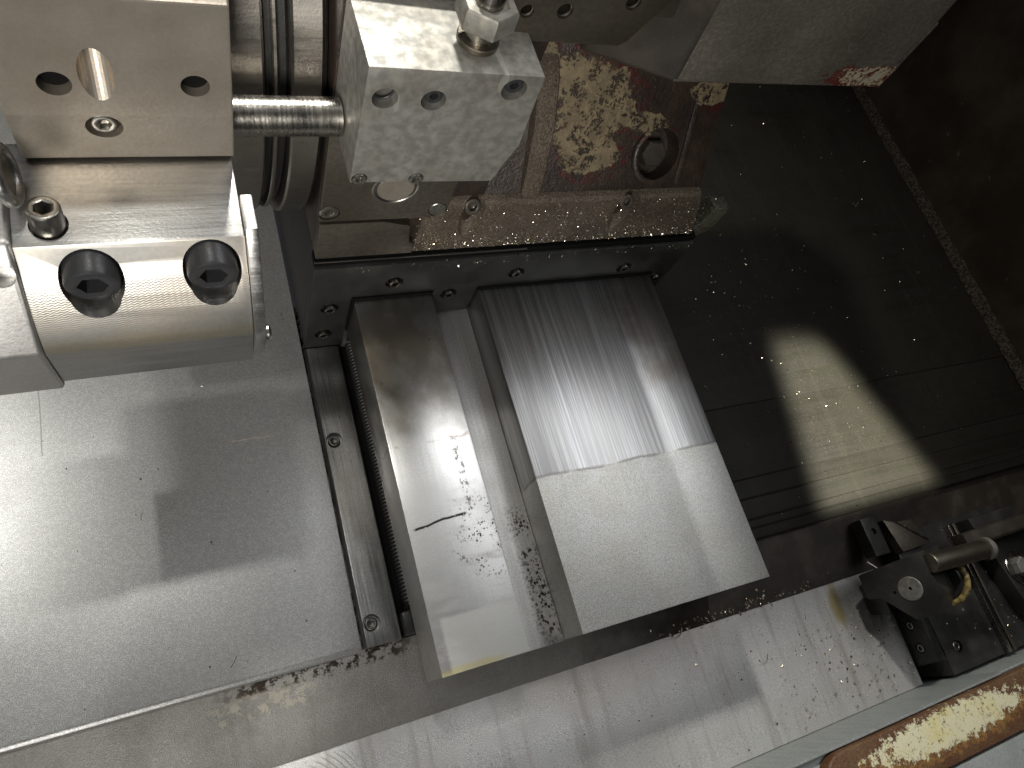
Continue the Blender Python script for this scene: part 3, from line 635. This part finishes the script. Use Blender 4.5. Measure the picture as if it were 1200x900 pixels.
B = [(.310, .405, .375), (.347, .356, .375), (.567, .356, .375), (.583, .368, .375), (.62, .62, .375), (.310, .62, .375)]
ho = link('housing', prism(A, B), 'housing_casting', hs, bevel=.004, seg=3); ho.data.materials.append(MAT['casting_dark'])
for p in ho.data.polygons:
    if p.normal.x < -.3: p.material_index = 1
link('corner_lip', prism([(.5775, .3585, .2595), (.5990, .371, .2725), (.5935, .371, .315), (.5760, .3580, .330)], [(.5775, .3685, .2595), (.5990, .381, .2725), (.5935, .381, .315), (.5760, .3680, .330)]), 'housing_casting', hs, bevel=.0015)
link('neck', box(.240, .36, .372, .62, .303, .385), 'casting_dark', hs, bevel=.004)

# ------------------------------------------------------------------ latch mechanism by the chute
N = Vector((-.929, 0, .37)).normalized(); D = -N
lb = thing('latch_block', 'black angular latch block with a steel disc set in its face', 'latch', (.70, -.06, -.125))
face = [Vector(p) for p in ((.6677, -.0356, -.0913), (.6959, -.0285, -.0207), (.6961, -.0778, -.0202), (.6918, -.0949, -.0310), (.6832, -.0961, -.0524), (.6729, -.0656, -.0784), (.6676, -.0635, -.0916))]
dc = Vector((.6861, -.063, -.0452))
link('block', prism(face, [p + D * .062 for p in face]), 'mech_black', lb, bevel=.0012, cut=[cyl(dc + N * .01, D, .0137, .0125, 40), cyl(Vector((.6795, -.0633, -.0619)) + N * .01, D, .0018, .014, 16)])
disc = link('face_disc', lathe(dc + D * .0024, N, [(.0133, 0), (.0133, .0028), (.0127, .0033), (.0022, .0033), (.0017, .0015)], 44), 'stop_steel', lb)
link('centre_dot', cyl(dc + D * .0012, N, .0017, .0008, 16), 'hole_black', disc)
link('stalk', prism([(.690, -.040, -.09), (.722, -.040, -.09), (.722, -.085, -.09), (.690, -.085, -.09)], [(.700, -.050, -.131), (.730, -.050, -.131), (.730, -.085, -.131), (.700, -.085, -.131)]), 'mech_black', lb, bevel=.001)
pin = thing('latch_pin', 'thick round steel pin reaching from latch block to the side arm', 'pin', (.74, -.046, -.02))
link('shaft', lathe((.6990, -.0430, -.0170), (.09, -.004, .006), [(.0100, 0), (.0108, .001), (.0108, .078), (.0100, .080)], 40), 'dull_plate', pin)
link('end_cap', lathe((.7790, -.0466, -.0117), (.09, -.004, .006), [(.0128, 0), (.0128, .006), (.0116, .008), (.004, .008), (.003, .006)], 40), 'stop_steel', pin)
yr = thing('rubber_ring', 'yellowed rubber ring around the pivot behind the latch block', 'ring', (.735, -.068, -.08))
link('ring', torus(Vector((.7400, -.066, -.0490)), N, .0262, .0036), 'yellow_rubber', yr)
link('hub', cyl(Vector((.7400, -.066, -.0490)) + D * .004, N, .023, .008, 40, cham=.002), 'mech_black', yr)
lp = thing('side_plate', 'black side plate with two recessed screws below the latch block', 'plate', (.742, -.12, -.175))
sp = [(.735, -.070, -.168), (.735, -.070, -.105), (.735, -.1037, -.0990), (.735, -.1522, -.1002), (.735, -.1560, -.1340), (.735, -.150, -.168)]
sc2 = [(-.1086, -.1188), (-.1355, -.1183)]
link('plate', prism([Vector(p) + Vector((.003, 0, 0)) for p in sp], [Vector(p) + Vector((.015, 0, 0)) for p in sp]), 'mech_black', lp, bevel=.001, cut=[cyl((.734, y, z), (1, 0, 0), .0062, .008, 24) for y, z in sc2])
for y, z in sc2: cap_screw(.0050, .0055, 'screw', lp, (.7430, y, z), (-1, 0, 0), 'screw_steel')
bp = thing('base_plate', 'black oily base plate with a raised double guide strip under the latch', 'plate', (.85, -.09, -.175))
link('plate', box(.7535, .960, -.1725, -.004, -.1745, -.102), 'mech_black', bp, bevel=.0015, cut=[cyl((.7780, -.1451, -.110), (0, 0, 1), .0068, .02, 24)])
cap_screw(.0054, .006, 'screw', bp, (.7780, -.1451, -.1095), (0, 0, 1), 'screw_steel')
link('guide_strip', box(.8450, .8500, -.1720, -.012, -.1019, -.0945), 'bar_steel', bp, bevel=.0008)
link('guide_strip', box(.8535, .8590, -.1720, -.012, -.1019, -.0945), 'dull_plate', bp, bevel=.0008)
ar = thing('bolted_lever', 'dark flat lever with a large hexagon bolt beside the guide strip', 'lever', (.92, -.08, -.102))
link('arm', prism_z([(.8640, -.012), (.8800, -.075), (.8930, -.140), (.9300, -.150), (.960, -.150), (.960, -.012)], -.1018, -.079), 'mech_black', ar, bevel=.0015)
hb = link('hex_bolt', lathe((.9060, -.0845, -.0785), (0, 0, 1), [(.0125, 0), (.0125, .009), (.0112, .0105)], 36, hexfrom=0), 'stop_steel', ar)
link('washer', cyl((.9060, -.0845, -.0789), (0, 0, 1), .0205, .0022, 40, cham=.0006), 'bar_steel', hb)
tag(link('cross_bar', prism_x([(-.043, -.062), (-.043, -.046), (-.040, -.0435), (-.028, -.0435), (-.025, -.046), (-.025, -.062)], .7995, 1.10), 'casting_dark', bevel=.001), 'dark cross bar running behind the latch pin towards the wall', 'bar')
up = thing('hinge_bracket', 'dark bracket with bright worn edges behind the latch block', 'bracket', (.75, .0, -.11))
link('block', box(.702, .726, -.022, .024, -.1035, -.086), 'mech_black', up, bevel=.001, cut=[cyl((.7145, .0065, -.090), (0, 0, 1), .004, .01, 20)])
link('plate', prism_z([(.7390, .016), (.7560, .0100), (.7840, .0080), (.7960, -.0200), (.7960, -.026), (.7480, -.026)], -.1015, -.0885), 'dull_plate', up, bevel=.001)
link('worn_edge', prism_z([(.7560, .0095), (.7580, .0095), (.7955, -.021), (.7935, -.022)], -.0883, -.0865), 'bar_steel', up, bevel=.0004)
link('spring_pin', cyl((.6975, -.0245, -.100), (.006, -.0085, .003), .0016, .013, 14), 'screw_steel', up)

# ------------------------------------------------------------------ sill at the operator's door
tag(link('sill_flange', box(.1, .772, -.1785, -.1760, -.175, -.0575), 'green_grey_paint', bevel=.0006), 'pale grey upright flange closing the chute below the rusty sill', 'flange')
tag(link('flange_joint', box(.774, 1.12, -.1795, -.1770, -.19, -.0640), 'green_grey_paint', bevel=.0006), 'pale grey flange continuing past the notch beside the base plate', 'flange')
def rounded_end(x0, x1, y0, y1, r):
    pts = [(x1, y0), (x1, y1)]
    for i in range(9): a = math.pi / 2 + (math.pi / 2) * i / 8; pts.append((x0 + r + r * math.cos(a), y1 - r + r * math.sin(a)))
    pts.append((x0, y0)); return pts
o = link('door_sill', prism_z(rounded_end(.487, 1.12, -.2340, -.1800, .030), -.0660, -.0500), 'rusty_sill_paint', bevel=.004, seg=3)
tag(o, 'rusty brown door sill with flaking cream paint', 'sill')
o = link('sill_tray', box(.2, 1.12, -.36, -.1790, -.0720, -.0665), 'grey_paint', bevel=.001); tag(o, 'grey painted ledge under the rusty sill', 'ledge')
o = link('door_panel', box(.50, 1.12, -.42, -.2365, -.0660, -.0530), 'grey_paint', bevel=.0012); tag(o, 'flat light grey panel in front of the rusty sill', 'panel')
tag(link('panel_sticker', box(.745, .80, -.262, -.249, -.0529, -.0525), 'green_grey_paint'), 'small pale sticker on the grey panel', 'sticker')

# ------------------------------------------------------------------ chips and grit
def chips(name, count, place, size, mat, label, seed, curl=.12):
    rnd = random.Random(seed); bm = bmesh.new()
    for _ in range(count):
        p, nrm = place(rnd)
        a, u, v = frame(nrm); s = size * (.45 + rnd.random() ** 3 * 2.2); th = rnd.uniform(0, 6.283)
        d = u * math.cos(th) + v * math.sin(th); e = a.cross(d)
        if rnd.random() < curl:        # curled sliver
            L = s * rnd.uniform(3, 7); k = rnd.uniform(-2.2, 2.2); pts = []
            for i in range(6):
                q = i / 5; ang = k * q; pts.append(p + (d * math.cos(ang) + e * math.sin(ang)) * L * q + a * (.0004 + .0012 * math.sin(q * 3.1)))
            wv = a * s * .25 + e * s * .25; prev = None
            for q in pts:
                pr_ = (bm.verts.new(q), bm.verts.new(q + wv))
                if prev: bm.faces.new((prev[0], pr_[0], pr_[1], prev[1]))
                prev = pr_
        else:
            A = p + d * s; B = p - d * s * .6 + e * s * .6; Cc = p - d * s * .5 - e * s * .7; T = p + a * s * rnd.uniform(.4, 1.) + d * s * rnd.uniform(-.5, .5)
            va, vb, vc, vt = (bm.verts.new(x) for x in (A, B, Cc, T))
            for f in ((va, vb, vt), (vb, vc, vt), (vc, va, vt)): bm.faces.new(f)
    o = link(name, bm, mat, origin=(0, 0, 0)); tag(o, label, 'chips', kind='stuff')
    for p_ in o.data.polygons: p_.use_smooth = False
    return o
def flat(x0, x1, y0, y1, z, dens=None):
    def f(r):
        for _ in range(60):
            x, y = r.uniform(x0, x1), r.uniform(y0, y1)
            if dens is None or r.random() < dens(x, y): break
        return Vector((x, y, z)), Vector((0, 0, 1))
    return f
def clump(pts, s):
    def d(x, y): return min(1, sum(w_ * math.exp(-((x - a) ** 2 + (y - b) ** 2) / (2 * (s * k) ** 2)) for a, b, w_, k in pts))
    return d
cz = lambda y: -.0934 if y > .195 else (-.0947 if y > .104 else -.0959)
def on_cover(r):
    while True:
        x, y = r.uniform(.5, 1.1), r.uniform(.036, .75)
        d = .12 + 1.1 * math.exp(-((x - .66) ** 2 + (y - .33) ** 2) / .018) + .8 * math.exp(-((x - .745) ** 2 + (y - .19) ** 2) / .004) + .6 * math.exp(-((x - .505) ** 2) / .0004)
        if r.random() < d: return Vector((x, y, cz(y))), Vector((0, 0, 1))
chips('metal_chips', 1000, on_cover, .00085, 'chip_metal', 'bright metal chips strewn over the dark cover', 3, .08)
chips('metal_chips', 420, flat(.4, .73, -.17, -.04, -.1322, clump([(.70, -.12, 1, 1), (.62, -.06, .6, 1.2), (.55, -.12, .5, 1.5)], .05)), .0010, 'chip_metal', 'bright metal chips on the pale chute beside the latch', 4, .05)
chips('metal_chips', 420, flat(.38, .66, -.033, -.016, -.1275, None), .0009, 'chip_metal', 'glittering swarf along the seam below the wide plate', 5, .05) if False else None
def seam(r):
    y = r.gauss(-.030, .004); x = min(.68, max(.40, r.gauss(.53, .07)))
    return Vector((x, y, -.104 + (y - .034) * (.0255 / .07) + .0003)), Vector((0, -.34, .94))
chips('metal_chips', 260, seam, .0011, 'chip_metal', 'glittering swarf along the seam below the wide plate', 6, .05)
def on_ledge(r):
    if r.random() < .55: return Vector((r.uniform(.18, .49), .3449, .0705 + abs(r.gauss(0, .008)))), Vector((0, -1, 0))
    return Vector((r.uniform(.18, .49), .3449, r.uniform(.071, .132))), Vector((0, -1, 0))
chips('metal_chips', 2200, on_ledge, .00042, 'chip_metal', 'fine glittering swarf stuck to the gritty saddle ledge', 8, .0)
def on_brk(r): return Vector((r.uniform(.10, .50), .3419 if r.random() < .5 else .3430, r.uniform(.045, .056))), Vector((0, -1, .2))
chips('metal_chips', 160, on_brk, .0008, 'chip_metal', 'specks of swarf along the top of the wiper bracket', 9, .0)
chips('metal_chips', 200, flat(.755, .95, -.165, -.01, -.1018, None), .0009, 'chip_metal', 'metal specks on the oily base plate', 10, .03)
chips('dark_grit', 90, flat(-.3, .09, .04, .42, -.0984, None), .0006, 'grit_dark', 'dark grit specks on the frosted cover sheet', 11, .12)
chips('metal_chips', 22, flat(-.16, .09, .04, .34, -.0984, None), .0007, 'chip_metal', 'few bright slivers on the frosted cover sheet', 12, .4)
chips('dark_grit', 60, flat(.0, .72, -.172, -.04, -.1322, None), .0008, 'grit_dark', 'dark grit specks on the pale chute', 13, .05)
